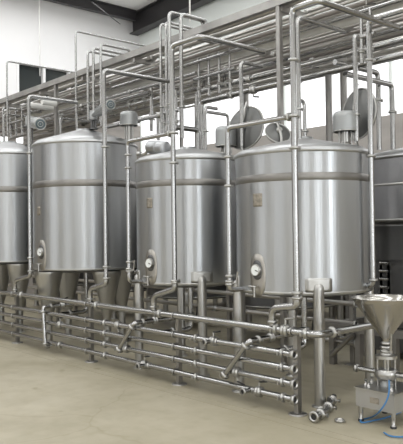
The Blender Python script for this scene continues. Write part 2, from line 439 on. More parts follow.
T4 = tank('stainless process tank nearest the camera, highlight down its middle, behind the steel funnel', c4, R4, z4b, z4t, .16, zat(303, 176, f4), .075, gauge=(257, 270, 1.0), sticker=(258, 200, .12, .13), th0=facing(c4)+LEGA)
T3 = tank('smaller stainless process tank between the nearest tank and the wide one on cone legs', c3, R3, z3b, z3t, .15, zat(190, 182, f3), .078, gauge=(150.5, 263, 1.0), sticker=(150, 203, .10, .12), th0=facing(c3)+LEGA)
T2 = tank('wide tall stainless process tank on tapered cone legs, second from the left', c2_, R2, z2b, z2t, .24, zat(86, 182.5, f2), .10, gauge=(41.5, 252, 1.1), sticker=(39, 211, .10, .13), legs='cone', th0=facing(c2_)+math.radians(28))
T1 = tank('leftmost stainless process tank, cut off by the left edge', c1, R1, z1b, z1t, .24, zat(20, 189, f1), .10, legs='cone', th0=facing(c1)+math.radians(14))
# rear row
c5 = tankpos(433, 8.0); R5 = .95
c5.z = 0
f5 = front(c5, R5)
z5b, z5t = 1.75, zat(403, 151, f5)
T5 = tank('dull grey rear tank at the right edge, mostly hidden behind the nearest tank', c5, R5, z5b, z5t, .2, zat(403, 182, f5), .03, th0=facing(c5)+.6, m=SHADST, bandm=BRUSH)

# ---- top gear of the tanks
def cap_motor(label, p, r, h, neck):
    """upright agitator drive under a round rain hood"""
    t = thing('agitator_motor', tuple(p), label, 'motor', 'upright hooded agitator drives on the tanks')
    MB().lathe(p, [(r*.55, 0), (r*.55, .02), (r*.36, .03), (r*.36, neck)], 24).build('neck', BRUSH, t)
    for k in range(4):
        a = k*PI/2+.5; MB().cyl(p+V((math.cos(a), math.sin(a), 0))*r*.5, p+V((math.cos(a)*r*.5, math.sin(a)*r*.5, neck)), .012, seg=8).build('stay_bolt', BRUSH, t)
    q = p+Z1*neck
    MB().lathe(q, [(r*.97, -.02), (r, -.02), (r, h-.05), (r*.95, h-.018), (r*.8, h), (.01, h+.008)], 36, caps=False).build('hood', MOTOR, t)
    MB().ring(q+Z1*(-.015), Z1, r, .007).build('hood_rim', BRUSH, t)
    MB().lathe(q, [(r*.75, -.0), (r*.75, .02)], 24).build('base_flange', DARKST, t)
    return t
def domez(c, R, zt, rise, x, y):
    d = math.hypot(x-c.x, y-c.y)/R
    if d > .93: return zt
    if d > .5: return zt + rise*(.22+(.93-d)/.43*.44)
    return zt + rise*(.66+(.5-min(max(d, .17), .5))/.33*.34)
def on_dome(c, R, zt, rise, px, Y):
    p = at(px, 140, Y=Y); return V((p.x, p.y, domez(c, R, zt, rise, p.x, p.y)))
# near tank
p = on_dome(c4, R4, z4t, .16, 345.5, 5.72); q = zat(345, 130, p)
cap_motor('hooded upright drive on the nearest tank, right of its open hatch pipes', p, 11.5/FPX*7.4, zat(345, 112, p)-q, q-p.z)
p = on_dome(c3, R3, z3t, .15, 226, 5.62); q = zat(226, 145, p)
cap_motor('hooded upright drive at right rear of the smaller tank, under a bent branch pipe', p, 11/FPX*7.9, zat(226, 127, p)-q, q-p.z)
p = on_dome(c2_, R2, z2t, .24, 129, 5.85); q = zat(129, 124.5, p)
cap_motor('hooded upright drive on the wide tank, beside the tall front drop pipe', p, 9/FPX*9.9, zat(129, 112, p)-q, q-p.z)

def hatch(label, pc, R, normal, base, group='round hatch lids standing open on the tanks'):
    """round manway lid standing open: dished disc, rim, hinge arm, collar it closes"""
    pc = V(pc); D = (CAM-pc).normalized(); n = (D*normal[0] + R0*normal[1] + Z1*normal[2]).normalized()
    t = thing('hatch_lid', tuple(base), label, 'hatch lid', group)
    MB().lathe(pc, [(.01, .045), (R*.5, .035), (R*.9, .012), (R, 0), (R, -.02), (R*.94, -.02), (R*.9, -.004), (.01, .02)], 40, n, caps=False).build('lid_disc', LID, t)
    MB().ring(pc, n, R, .010).build('lid_rim', BRUSH, t)
    s = n.cross(Z1).normalized(); u = s.cross(n).normalized()
    MB().tube([pc+u*R*1.18+n*.03, pc+u*R*.9+n*.05, pc-u*R*.2+n*.07, pc-u*R*.9+n*.05, V(base)+Z1*.01], .016, .05, 8).build('hinge_arm', BRUSH, t)
    MB().lathe(pc+n*.04, [(.035, 0), (.035, .03), (.02, .04)], 16, n).build('pivot_boss', BRUSH, t)
    MB().cyl(V(base)-s*.06, V(base)+s*.06, .015, seg=8).build('hinge_pin', BRUSH, t)
    return t
P_ = at(245.5, 128, Y=5.75); b_ = on_dome(c4, R4, z4t, .16, 247, 5.72)
hatch('large open round hatch lid leaning on the left side of the nearest tank', P_, 22/FPX*(P_-CAM).dot(Fw)*1.0, (.74, -.58, .30), b_+Z1*.015)
P_ = at(358.5, 114, Y=6.0); b_ = on_dome(c4, R4, z4t, .16, 358, 5.85)
hatch('large open round hatch lid standing upright behind the hooded drive of the nearest tank', P_, 25.5/FPX*(P_-CAM).dot(Fw), (.50, -.84, .16), b_+Z1*.015)
P_ = at(278, 133, Y=5.9); b_ = on_dome(c4, R4, z4t, .16, 280, 5.75)
hatch('small half-open hatch lid at the middle top of the nearest tank', P_, 13/FPX*(P_-CAM).dot(Fw), (.72, .25, .6), b_+Z1*.015)

def side_motor(label, p_fan, axis, L, r, base, fan=FAN):
    """lying geared motor: finned body, fan cowl, gearbox on a stand"""
    a = V(axis).normalized(); p = V(p_fan); e = p+a*L
    t = thing('geared_motor', tuple(base), label, 'motor', 'lying geared motors on the tank tops')
    MB().lathe(p, [(r*.8, -.03), (r, -.02), (r, L*.18), (r*.9, L*.2), (r*.88, L*.62), (r*.6, L*.68), (r*.55, L)], 28, a).build('motor_body', MOTOR, t)
    f = MB()
    for k in range(14):
        an = 2*PI*k/14; e1 = a.orthogonal().normalized(); e2 = a.cross(e1); d = e1*math.cos(an)+e2*math.sin(an); s = a.cross(d)
        A = p+a*L*.22+d*r*.86; B = p+a*L*.6+d*r*.86
        f.add([A-s*.003, A+s*.003, B+s*.003, B-s*.003, A-s*.003+d*r*.14, A+s*.003+d*r*.14, B+s*.003+d*r*.14, B-s*.003+d*r*.14], [(0,1,2,3),(4,7,6,5),(0,4,5,1),(1,5,6,2),(2,6,7,3),(3,7,4,0)], False)
    f.build('cooling_fins', MOTOR, t)
    MB().lathe(p-a*.034, [(r*.78, 0), (r*.70, -.004), (r*.3, -.006), (.01, -.006)], 28, a, caps=False).build('fan_cover', fan, t)
    MB().ring(p-a*.03, a, r*.9, r*.09).ring(p-a*.04, a, r*.42, r*.05).build('fan_ring', BRUSH, t)
    g = MB().lathe(e-a*L*.08-Z1*r*.9, [(r*.75, 0), (r*.8, .02), (r*.8, r*1.5), (r*.55, r*1.75)], 20).build('gearbox', MOTOR, t)
    st = MB(); b = V(base); top = e-a*L*.08-Z1*r*.9; b = V((top.x, top.y, b.z))
    for k in range(4):
        an = k*PI/2+.3; d = V((math.cos(an), math.sin(an), 0))*r*.6; st.cyl(b+d, top+d, .013, seg=8)
    st.cyl(b, top, .022, seg=10)
    st.lathe(b, [(r*.9, 0), (r*.9, .02)], 20); st.lathe(top-Z1*.02, [(r*.9, 0), (r*.9, .02)], 20)
    st.build('motor_stand', DARKST, t)
    return t
def toward(P, px, py, Y): return at(px, py, Y=Y)
A = at(110, 105, Y=5.3); B = at(92, 116, Y=5.55); bs = V((c2_.x, c2_.y, z2t+.27))
side_motor('geared motor with round fan cover on the wide tank, behind the tall drop pipe', A, B-A, (B-A).length, .075, V((B.x, B.y, domez(c2_, R2, z2t, .24, B.x, B.y))))
A = at(40, 124, Y=5.2); B = at(29, 121, Y=5.55)
side_motor('geared motor with pale round fan cover on the leftmost tank', A, B-A, (B-A).length, .10, V((B.x, B.y, domez(c1, R1, z1t, .24, B.x, B.y))))
A = at(164, 148, Y=5.25); B = at(148, 146, Y=5.25)
t = thing('geared_motor', tuple(V((A.x, A.y, z3t))), 'bright horizontal cylinder motor at the left top of the smaller tank', 'motor')
A2 = at(165, 148, Y=5.18); B2 = at(149, 147, Y=5.18); ax = (B2-A2); L = ax.length
MB().lathe(A2, [(.01, -.03), (.06, -.025), (.085, -.01), (.085, L*.35), (.088, L*.36), (.088, L*.42), (.085, L*.43), (.085, L*.92), (.06, L)], 28, ax).build('motor_body', STEEL, t)
q = A2+ax*.5; MB().cyl((q.x, q.y, z3t+.02), (q.x, q.y, q.z-.06), .03, seg=12).build('motor_stand', BRUSH, t)
q1 = at(139.5, 154, Y=5.18); MB().tube([B2-Z1*.04, (B2+q1)/2-Z1*.05, q1], .02, .03, 10).build('shaft_arm', BRUSH, t)
MB().lathe(q1, [(.03, -.03), (.032, .03)], 16, ax).build('arm_knob', BRUSH, t)
# vent fitting behind between leftmost and wide tank
p = on_dome(c2_, R2, z2t, .24, 53, 5.6); q = V((p.x, p.y, p.z))
t = thing('vent_cap', tuple(q), 'squat cylindrical vent cap on the left top of the wide tank', 'vent')
MB().lathe(q, [(.05, -.02), (.05, .05), (.10, .06), (.10, .13), (.085, .15), (.01, .155)], 24).build('cap_body', MOTOR, t)
MB().ring(q+Z1*.06, Z1, .10, .008).build('cap_rim', BRUSH, t)

# ------------------------------------------------------------------ front pipe rack on the floor
YR = 4.57
rr = .0265
rows_y = [331.5, 354.5, 369, 384, 399.5]
ends = [at(293, y, Y=YR) for y in rows_y]
XL = -14.5
rack_r = [.032, .029, .029, .029, .029]
names = ['top pipe of the low front rack, running past the nearest tank leg',
         'second pipe from the top in the low front rack, open end beside the last post',
         'middle of the five pipes in the low front rack, open end at the last post',
         'second pipe from the floor in the low front rack, open end at the last post',
         'lowest pipe of the low front rack, just above the floor']
def rowp(k, px, dY=0): return at(px, 300, Y=YR+dY).copy() * 1 if False else V((at(px, 300, Y=YR+dY).x, YR+dY, ends[k].z))
bendp = rowp(0, 317); fin = bendp + Y1*1.55
pipe('rack_pipe', names[0], [(XL, YR, ends[0].z), bendp, fin], rack_r[0], .07, group='pipes of the low front rack',
     clamps=[(rowp(0, 306), X1), (rowp(0, 276), X1), (rowp(0, 160), X1), (rowp(0, 97), X1), (rowp(0, 22), X1), (bendp+Y1*.2, Y1)],
     valves=[(rowp(0, 285), X1, Z1, .12, False)])
vl = {1: [(213, 1), (118, -1)], 2: [(60, 1)], 3: [(236, -1), (126, 1)], 4: [(144, 1), (258, 1)]}
for k in range(1, 5):
    e = rowp(k, 293)
    pipe('rack_pipe', names[k], [(XL, YR, e.z), e], rack_r[k], group='pipes of the low front rack', open_end=(e, X1),
         clamps=[(rowp(k, q), X1) for q in (282, 196, 105, 60)][:3 if k % 2 else 4], valves=[(rowp(k, q), X1, Z1 if s > 0 else -Z1, .10) for q, s in vl[k]])
# posts with foot plates and pipe brackets
rk = thing('rack_post', (0, 0, 0), '', '') ; bpy.data.objects.remove(rk)
for px, lab in ((297, 'near end post of the low front rack with a round foot plate'), (179, 'second post from the near end of the low front rack'),
                (91.5, 'third post of the low front rack, in front of the wide tank cone leg'), (17.5, 'far left post of the low front rack')):
    p = at(px, 350, Y=YR+.06); p = V((p.x, p.y, 0)); top = ends[0].z+.02
    t = thing('rack_post', tuple(p), lab, 'post', 'posts of the low front rack')
    MB().cbox(p+Z1*(top/2+.006), (.05, .05, top)).build('upright', FRAME, t)
    MB().lathe(p, [(.085, .0), (.085, .010), (.07, .014)], 24).build('foot_plate', FRAME, t)
    for k in range(5):
        z = ends[k].z
        MB().tube([V((p.x, YR+.045, z+.035)), V((p.x, YR-.038, z+.035)), V((p.x, YR-.038, z-.035)), V((p.x, YR+.045, z-.035))], .006, .03, 6).build('pipe_bracket', BRUSH, t)
# jumper pipes from the tanks down to the lower rows
def jumper(label, back, front, low, k, Yb, ev=None):
    A = at(*front, Y=YR-.06); B = V((at(low[0], low[1], Y=YR-.06).x, YR-.06, at(*low, Y=YR-.06).z)); S = V((A.x, Yb, A.z))
    C_ = V((B.x, YR+.0, B.z))
    pipe('jumper_pipe', label, [S, A, B, C_], .027, .05, group='bent jumper pipes of the front rack', clamps=[(A+Y1*.12, Y1), (A+(B-A)*.12, B-A), (B+(A-B)*.08, A-B)], valves=[(A+Y1*.3, Y1, Z1, .1)])
jumper('bent jumper pipe slanting down the rack in front of the nearest tank', None, (249, 341), (223, 377), 3, 5.35)
jumper('bent jumper pipe slanting down the rack in front of the smaller tank', None, (134, 323), (118, 351), 3, 5.3)
jumper('upright bent jumper pipe on the rack in front of the wide tank', None, (43, 307), (45.5, 347), 3, 5.0)
# open side ports
for px, k, lab in ((250, 4, 'open side port stub on the lowest rack pipe near the last post'), (212, 1, 'open side port stub on the second rack pipe'), (145, 4, 'open side port stub on the lowest rack pipe in front of the smaller tank')):
    p = rowp(k, px)
    t = thing('port_stub', tuple(p-Y1*.12), lab, 'pipe fitting', 'side ports of the front rack')
    MB().cyl(p-Y1*.02, p-Y1*.11, .022).build('stub_tube', PIPE, t)
    f = MB().lathe(p-Y1*.10, [(.023, 0), (.036, .006), (.036, .022), (.022, .022)], 18, -Y1, caps=False).build('end_ferrule', BRUSH, t)
    MB().lathe(p-Y1*.112, [(.022, 0), (.022, .003)], 18, -Y1).build('bore', BLACK, f)
    clamp(t, p+X1*.07, X1, .025)

# ------------------------------------------------------------------ drop pipes in front of the tanks
def vpos(px, py, Y): return at(px, py, Y=Y)
def col(px, py, Y, P=None):
    """height at photo row py on the vertical through P"""
    return V((P.x, P.y, zat(px, py, P)))
def drop(label, px, ytop, ybot, low, Y, r, run=None, arch=None, clamps=(), vals=()):
    P = at(px[0], px[1], Y=Y); top = col(px[0], ytop, Y, P); bot = col(px[0], ybot, Y, P)
    pts = []
    if arch:
        a = along(top, 0, arch[0]); b = along(a, 1, arch[1]); pts += [b, a]
    elif run: pts += [along(top, 1, run)]
    pts += [top, bot]
    sb = None
    cl = [(col(px[0], y, Y, P), Z1) for y in clamps]
    if low:
        m1 = at(low[0][0], low[0][1], Y=Y); m2 = V((m1.x, Y, rowz0+.03)); sb = [bot+Z1*.075, bot, m1, m2]; pts[-1] = bot+Z1*.07
        cl += [(m2+Z1*.035, Z1), (bot+Z1*.07, Z1)]
    t = pipe('drop_pipe', label, pts, r, .06, clamps=cl, valves=vals, group='tall drop pipes in front of the tanks')
    if sb: MB().tube(sb, r*1.2, .10, 14).build('s_bend', PIPE, t)
    return t
rowz0 = ends[0].z
drop('tall drop pipe in front of the leftmost tank, elbow level with its motor', (29.5, 190), 96, 276, [(15, 281)], YR, .026, run=77, clamps=(153, 258))
drop('tall drop pipe in front of the wide tank, elbow above its hooded drive', (105, 180), 70, 284, [(90, 289)], YR, .027, run=169, clamps=(147, 267))
drop('tall drop pipe in front of the smaller tank, arched at its top', (173.5, 180), 46, 289, [(153.5, 296)], YR, .027, arch=(200, 264), clamps=(163, 133, 281))
drop('thickest tall drop pipe, arching over the nearest tank', (295, 180), 9, 306, [(272, 308)], YR, .029, arch=(318, 398), clamps=(148, 116, 293, 60))
# low branch connecting pipes
def branch(label, p0, corner_, ybot, Y, r, clamps, vy):
    A = at(p0[0], p0[1], Y=Y); K = along(A, 0, corner_); Bt = V((K.x, K.y, zat(corner_, ybot, K)))
    cl = [(A-X1*.06, X1)] + [(V((K.x, K.y, zat(corner_, y, K))), Z1) for y in clamps]
    vp = V((K.x, K.y, zat(corner_, vy, K)))
    return pipe('branch_pipe', label, [A-X1*.03, K, Bt, Bt+Y1*.28], r, .06, clamps=cl, valves=[(vp, Z1, X1, .12, False)], group='branch pipes off the tall drop pipes')
branch('bent branch pipe dropping between the wide tank and the smaller tank', (173, 133), 127.5, 282, YR, .024, (155, 168, 262), 270)
branch('bent branch pipe dropping between the smaller tank and the nearest tank', (294, 116), 227.5, 290, YR, .026, (157, 186, 276), 283)
# pipe right of the nearest tank, top elbow runs along the hall
P = at(371, 160, Y=5.55); tp = V((P.x, P.y, zat(368, 20, P))); bt = V((P.x, P.y, zat(374, 286, P)))
pipe('drop_pipe', 'tall drop pipe on the right flank of the nearest tank', [along(tp, 0, 402)+X1*1.2, tp, bt, bt-X1*.18], .027, .07,
     clamps=[(V((P.x, P.y, zat(371, y, P))), Z1) for y in (156, 280, 60)], group='tall drop pipes in front of the tanks')
# pipes behind, rising over the overhead bank and dropping into it
def riser(label, px, ytop, ybot, Y, r, run, down=.25, group='risers looping over the overhead pipes'):
    P = at(px, 80, Y=Y); top = V((P.x, P.y, zat(px, ytop, P))); bot = V((P.x, P.y, zat(px, ybot, P)))
    e = along(top, 1, run); 
    pts = [bot, top, e] + ([e-Z1*down] if down else [])
    return pipe('riser_pipe', label, pts, r, .07, group=group, clamps=[(V((P.x, P.y, bot.z + (top.z-bot.z)*f)), Z1) for f in (.25,)])
Yb = 5.96
riser('leftmost thin riser pipe, its elbow beside the dark window', 7, 61, 135, Yb, .019, 75, 0)
riser('tall thin riser pipe with a long top run, right of the dark window', 76, 31, 132, Yb, .019, 149, 0)
riser('left one of the three short risers above the wide tank', 88, 51, 120, Yb, .024, 118)
riser('middle one of the three short risers above the wide tank', 93.5, 48, 120, Yb, .024, 124)
riser('right one of the three short risers above the wide tank', 101, 44, 126, Yb, .022, 130)
riser('left one of the four close risers between the wide and smaller tanks', 161, 24, 135, Yb, .022, 190)
riser('second of the four close risers from the left', 166.5, 22, 135, Yb, .022, 194)
riser('tallest of the four close risers', 170, 12, 135, Yb-.25, .024, 203)
riser('right one of the four close risers', 181.5, 14, 138, Yb-.1, .026, 206)
riser('pipe rising at the left of the nearest tank lid with a short elbow run', 241, 62, 146, 5.62, .024, 262, 0)
riser('pipe standing close behind the thickest drop pipe with an elbow run to the right', 298.5, 17, 140, 5.3, .024, 345, 0)
riser('straight upright pipe on the nearest tank lid in front of the upright hatch', 355.5, 36, 141, 5.75, .025, 358, 0)
riser('small bent riser right of the tall wide-tank pipe', 151, 85, 131, 6.6, .028, 166, 0)
riser('small bent riser just behind the thickest drop pipe', 304, 101, 141, 5.5, .020, 296, 0)

# ------------------------------------------------------------------ overhead rack
YF, YBK = 6.15, 9.15
zf = at(104, 62, Y=YF).z
FB = .10
ft = thing('overhead_rack', (-6, YF, 0), 'long steel overhead rack spanning above the tanks and carrying the pipe bank', 'pipe rack')
XT0, XT1 = XE+.25, .6
MB().box((XT0, YF-.04, zf-FB), (XT1, YF+.04, zf)).build('edge_beam', FRAME, ft)
MB().box((XT0, YBK-.04, zf-FB), (XT1, YBK+.04, zf)).build('edge_beam', FRAME, ft)
px_posts = [at(280, 80, Y=YF).x, at(196, 80, Y=8.9).x-.0, at(56, 80, Y=YF).x]
step = px_posts[0]-px_posts[2]
for i, xx in enumerate([px_posts[0], px_posts[1], px_posts[2]]):
    for yy in ((YF, YBK) if i != 1 else (8.9,)):
        MB().cbox((xx, yy, (zf-FB)/2), (.058, .058, zf-FB)).build('rack_column', FRAME, ft)
for yy in (YF, YBK): MB().cbox((.2, yy, (zf-FB)/2), (.058, .058, zf-FB)).build('rack_column', FRAME, ft)
xx = XT0+.4
while xx < XT1:
    MB().cbox((xx, (YF+YBK)/2, zf-FB-.035), (.06, YBK-YF, .07)).build('cross_member', FRAME, ft)
    xx += 1.55
for px in (246, 329, 344):
    p = at(px, 110, Y=8.6); MB().cyl((p.x, p.y, 0), (p.x, p.y, zf-FB), .055).build('rack_column', FRAME, ft)
ordn = ['nearest', 'second', 'third', 'fourth', 'fifth', 'sixth', 'seventh', 'eighth', 'ninth', 'tenth', 'eleventh', 'twelfth', 'thirteenth', 'fourteenth', 'fifteenth', 'sixteenth', 'seventeenth', 'eighteenth', 'nineteenth', 'twentieth', 'farthest']
rnd = random.Random(3)
zi = zf-FB-.12
yin = at(260, 46, Z=zf-.22).y
# upper layer: lies on the cross members
n = 15
for i in range(n):
    y = YF+.13+i*(YBK-YF-.2)/n; 
    if abs(y-yin) < .15: continue
    r = rnd.choice([.026, .033, .033, .045]); z = zf-FB+r
    t = pipe('overhead_pipe', f'{ordn[i]} pipe from the front edge beam in the upper layer of the overhead bank', [(XT0, y, z), (XT1+rnd.uniform(-.3, .5), y, z)], r, m=PIPE2,
         group='pipes on the overhead rack', clamps=[((rnd.uniform(-9, -1.5), y, z), X1)])
# lower layer, hung below the cross members
m_ = 21
for i in range(m_):
    y = YF+.16+i*(YBK-YF-.25)/m_
    r = rnd.choice([.020, .024, .030]); z = zf-FB-.08-r-rnd.choice([0, .06, .11])
    if abs(y-yin) < .09: continue
    x0 = XT0+rnd.uniform(0, 1.0)
    pts = [(x0, y, z), (XT1+rnd.uniform(-.6, .4), y, z)]
    k = rnd.random()
    m2 = [PIPE2, PIPE, PIPED][(i*2+i//4) % 3]
    vs = [((rnd.uniform(-8, -2.2), y, z), X1, -Z1, .12)] if i % 3 == 0 else []
    pipe('overhead_pipe', f'{ordn[i]} pipe from the front in the hung lower layer of the overhead bank', pts, r, m=m2, group='pipes hung under the overhead rack',
         clamps=[((rnd.uniform(-12, -2), y, z), X1)], valves=vs)
p = pipe('insulated_pipe', 'fat pale insulated pipe running in the middle of the overhead bank', [(XT0, yin, zf-FB-.08-.06), (XT1, yin, zf-FB-.08-.06)], .06, m=WHITE, seg=20)
# third layer, scattered lower pipes seen against the bright glazing
def low_run(label, px, py, Y, r, px0, ydown=None, px1=None, m=None):
    A = at(px, py, Y=Y); L_ = along(A, 0, px0); Rr = along(A, 0, px1) if px1 else V((XT1, A.y, A.z))
    pts = [L_, Rr]
    if ydown: pts = [V((L_.x, L_.y, zat(px0, ydown, L_)))] + pts
    return pipe('overhead_pipe', label, pts, r, m=m or PIPE, group='single pipes slung low under the overhead rack', clamps=[(along(A, 0, px0+30), X1), (A, X1)], valves=[(along(A, 0, px0+52), X1, -Z1, .1)])
low_run('low slung pipe against the bright glazing with an end drop left of the nearest tank', 300, 78.5, 6.5, .036, 201.5, 150)
low_run('low slung pipe just above the lowest one, dropping beside the smaller tank', 300, 66, 6.75, .034, 197, 150)
low_run('thin slung pipe in the shaded middle of the overhead bank', 130, 92, 6.4, .026, 30, None, 196)
low_run('slung pipe low over the left tanks', 60, 117, 6.5, .03, 10, None, 150)
low_run('slung pipe over the wide tank hooded drive', 130, 106, 7.2, .034, 60, None, 200)
low_run('lowest slung pipe over the left tanks', 130, 122, 6.3, .030, 108, None, 170)
low_run('slung pipe seen between the motors of the two left tanks', 70, 112, 7.6, .045, 28, None, 140)
low_run('slung pipe just over the wide tank dome', 110, 116, 8.4, .05, 64, None, 175)
low_run('dull slung pipe low behind the leftmost tank motor', 40, 122, 7.9, .055, 25, None, 120)
low_run('pale low pipe behind the tank tops at left', 50, 128, 8.2, .06, 30, None, 160, WHITE)
# pipes crossing the hall at the left, wrapped white
for a, b, r, lab in (((29, 105), 54, .055, 'lower white wrapped pipe above the leftmost tank'), ((42, 102), 56, .05, 'upper white wrapped pipe above the leftmost tank')):
    A = at(a[0], a[1], Y=5.75); B = along(A, 1, b)
    pipe('insulated_pipe', lab, [A, B], r, m=WHITE, seg=18)
for (px, py, px2, yy, lab) in ((3, 108, 42, 6.0, 'thin cross pipe above the leftmost tank, upper one'), (4, 114, 50, 6.0, 'thin cross pipe above the leftmost tank, lower one'), (60, 118, 100, 6.0, 'thin cross pipe above the wide tank')):
    A = at(px, py, Y=yy); B = along(A, 1, px2); pipe('cross_pipe', lab, [A-Z1*.6, A, B, B+Z1*.3], .02, .05, group='thin cross pipes over the left tanks')
# bent drops in front of the bright glazing
def hook(label, a, b, ybot, Y, r, grp='bent drops in front of the bright glazing', Yd=1):
    B = at(b[0], b[1], Y=Y); A = along(B, 1, a); D = V((B.x, B.y, zat(b[0], ybot, B)))
    pipe('bent_drop_pipe', label, [A, B, D], r, .07, group=grp, clamps=[(B-Z1*.35, Z1)])
hook('outer bent drop right of the upright hatch lid', 345, (392, 85), 150, 7.6, .034)
hook('inner bent drop just right of the upright hatch lid', 335, (378, 73), 150, 7.4, .034)
hook('bent drop pipe left of the large open hatch', 175, (198, 130), 156, 6.3, .036)
hook('far thin bent drop seen left of the hooded drive', 206, (228, 115), 150, 8.2, .028)
hook('thin bent drop over the smaller tank lid', 217, (205, 107), 150, 6.35, .024)
hook('bent drop between the tall pipes above the smaller tank', 150, (158, 115), 140, 6.8, .03)
# valve clusters under the overhead bank
def manifold(label, px, py, Y, n, w):
    A = at(px, py, Y=Y); t = thing('valve_manifold', tuple(A), label, 'valve', 'valve clusters hanging near the overhead bank')
    MB().tube([A-X1*w, A+X1*w], .03).build('header_tube', PIPE, t)
    for k in range(n):
        p = A+X1*(-w+2*w*(k+.5)/n)
        MB().cyl(p, p-Z1*.3, .022).build('outlet_tube', PIPE, t)
        valve(t, p-Z1*.16, Z1, .022, -Y1 if k % 2 else X1, .1)
        MB().cyl(p, p+Z1*.3, .018).build('inlet_tube', PIPE, t)
manifold('valve cluster hanging above the smaller tank at left', 170, 112, 6.2, 3, .22)
manifold('valve cluster hanging under the bank beside the arched drop pipe', 214, 74, 6.6, 4, .45)
manifold('valve cluster over the wide tank', 140, 92, 7.6, 4, .5)
manifold('valve cluster above the leftmost tank', 16, 122, 6.3, 3, .4)
manifold('valve cluster high under the bank at the right', 366, 36, 6.4, 2, .12)
# hanging rods from the roof
for px, py, X_, lab in ((40, 76, XE+.6, 'thin white hanging rod in front of the end wall'), (190, 22, None, 'thin white hanging rod beside the dark roof beam')):
    p = at(px, py, X=X_) if X_ else at(px, py, Y=YF+.6)
    tag(MB().cyl((p.x, p.y, p.z), (p.x, p.y, min(zr(p.x), 9.9 if X_ is None else zr(p.x))-.0), .012, seg=8).build('hanging_rod', WHITE), lab, 'rod', 'roof hanging rods')

# ------------------------------------------------------------------ under and behind the tanks
def outlet(label, c, zb, px):
    t = thing('outlet_pipe', (c.x, c.y, 0), label, 'pipe', 'bottom outlets of the tanks')
    MB().tube([c+Z1*(zb-.06), c+Z1*.45, c+Z1*.45-Y1*.45], .032, .08).build('pipe_tube', PIPE, t)
    valve(t, c+Z1*.62, Z1, .032, X1, .12)
    clamp(t, c+Z1*.45-Y1*.3, Y1, .032)
outlet('bottom outlet pipe under the nearest tank', c4, z4b, 0)
outlet('bottom outlet pipe under the smaller tank', c3, z3b, 0)
outlet('bottom outlet pipe under the wide tank', c2_, z2b, 0)
for k, z in enumerate((.28, .52, .76, .98)):
    pipe('rear_rack_pipe', ['lowest', 'second', 'third', 'top'][k]+' pipe of the shaded rear rack behind the tank legs', [(-14.5, 6.75, z), (-4.9, 6.75, z)], .03, m=PIPE2, group='pipes of the rear rack',
         clamps=[((-7-k*.4, 6.75, z), X1)], open_end=((-4.9, 6.75, z), X1))
for k in range(5):
    p = V((-13.8+2.2*k, 6.83, 0)); t = thing('rack_post', tuple(p), ['farthest', 'second farthest', 'middle', 'second nearest', 'nearest'][k]+' post of the shaded rear rack under the tanks', 'post', 'posts of the rear rack')
    MB().cbox(p+Z1*.53, (.06, .06, 1.06)).build('upright', FRAME, t); MB().cbox(p+Z1*.006, (.16, .16, .012)).build('foot_plate', FRAME, t)
# added rear tanks, dark and low, blocking light under the front row
for k, (xx, lab) in enumerate(((-7.1, 'added dark rear tank, filling the shade behind the smaller tank'), (-9.3, 'added dark rear tank, filling the shade behind the gap beside the wide tank'), (-11.5, 'added dark rear tank, filling the shade behind the wide tank'), (-13.7, 'added dark rear tank, filling the shade behind the leftmost tank'))):
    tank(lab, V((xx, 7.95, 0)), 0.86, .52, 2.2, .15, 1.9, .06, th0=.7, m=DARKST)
for k, (xx, lab) in enumerate(((-4.4, 'added squat dark vessel for shade, farthest back behind the nearest tank leg'), (-6.6, 'added squat dark vessel for shade, farthest back behind the gap of the smaller tank'), (-8.8, 'added squat dark vessel for shade, farthest back behind the wide tank'), (-11.0, 'added squat dark vessel for shade, farthest back at the left'))):
    tank(lab, V((xx, 10.15, 0)), .84, .40, 1.7, .12, 1.4, .05, th0=.7, m=DARKST)  # vessels added to darken the view under the tanks
# low platform frame under the nearest tank
for (a, b, lab) in (((330, 334), (372, 318), 'diagonal steel channel behind the nearest tank leg'),):
    A = at(a[0], a[1], Y=6.4); B = at(b[0], b[1], Y=6.4)
# dark cabinet and hooded box at right behind
A = at(391, 300, Y=8.0)
t = thing('control_cabinet', (A.x+.5, 7.6, 0), 'dark grey cabinet under the rear tank at the right edge', 'cabinet')
q = at(380, 240, Y=7.6); zt5 = at(392, 226, Y=7.5).z; zm5 = at(392, 260, Y=7.5).z
MB().box((A.x, 7.45, .1), (A.x+1.3, 8.3, zm5)).build('cabinet_body', DARKST, t)
MB().box((q.x, 7.40, zm5), (A.x+1.3, 8.35, zt5)).build('cabinet_hood', DARKST, t)
MB().box((q.x-.02, 7.38, zt5), (A.x+1.32, 8.37, zt5+.03)).build('top_rim', BRUSH, t)
for dx in (.05, 1.25):
    for yy in (7.5, 8.25): MB().cbox((A.x+dx, yy, .05), (.05, .05, .1)).build('leg', DARKST, t)
t = thing('rung_manifold', (A.x-.12, 7.5, 0), 'short stack of bright pipe rungs beside the dark cabinet', 'pipe rack')
q0 = at(381, 270, Y=7.45); q1 = at(390.5, 270, Y=7.45)
for py in (263, 271, 279, 287): z = at(385, py, Y=7.45).z; MB().tube([(q0.x, 7.42, z), (q1.x-.02, 7.42, z)], .018).build('rung', BRUSH, t)
MB().cbox((q0.x, 7.47, .6), (.04, .04, 1.2)).build('upright', FRAME, t); MB().cbox((q1.x-.03, 7.47, .6), (.04, .04, 1.2)).build('upright', FRAME, t)
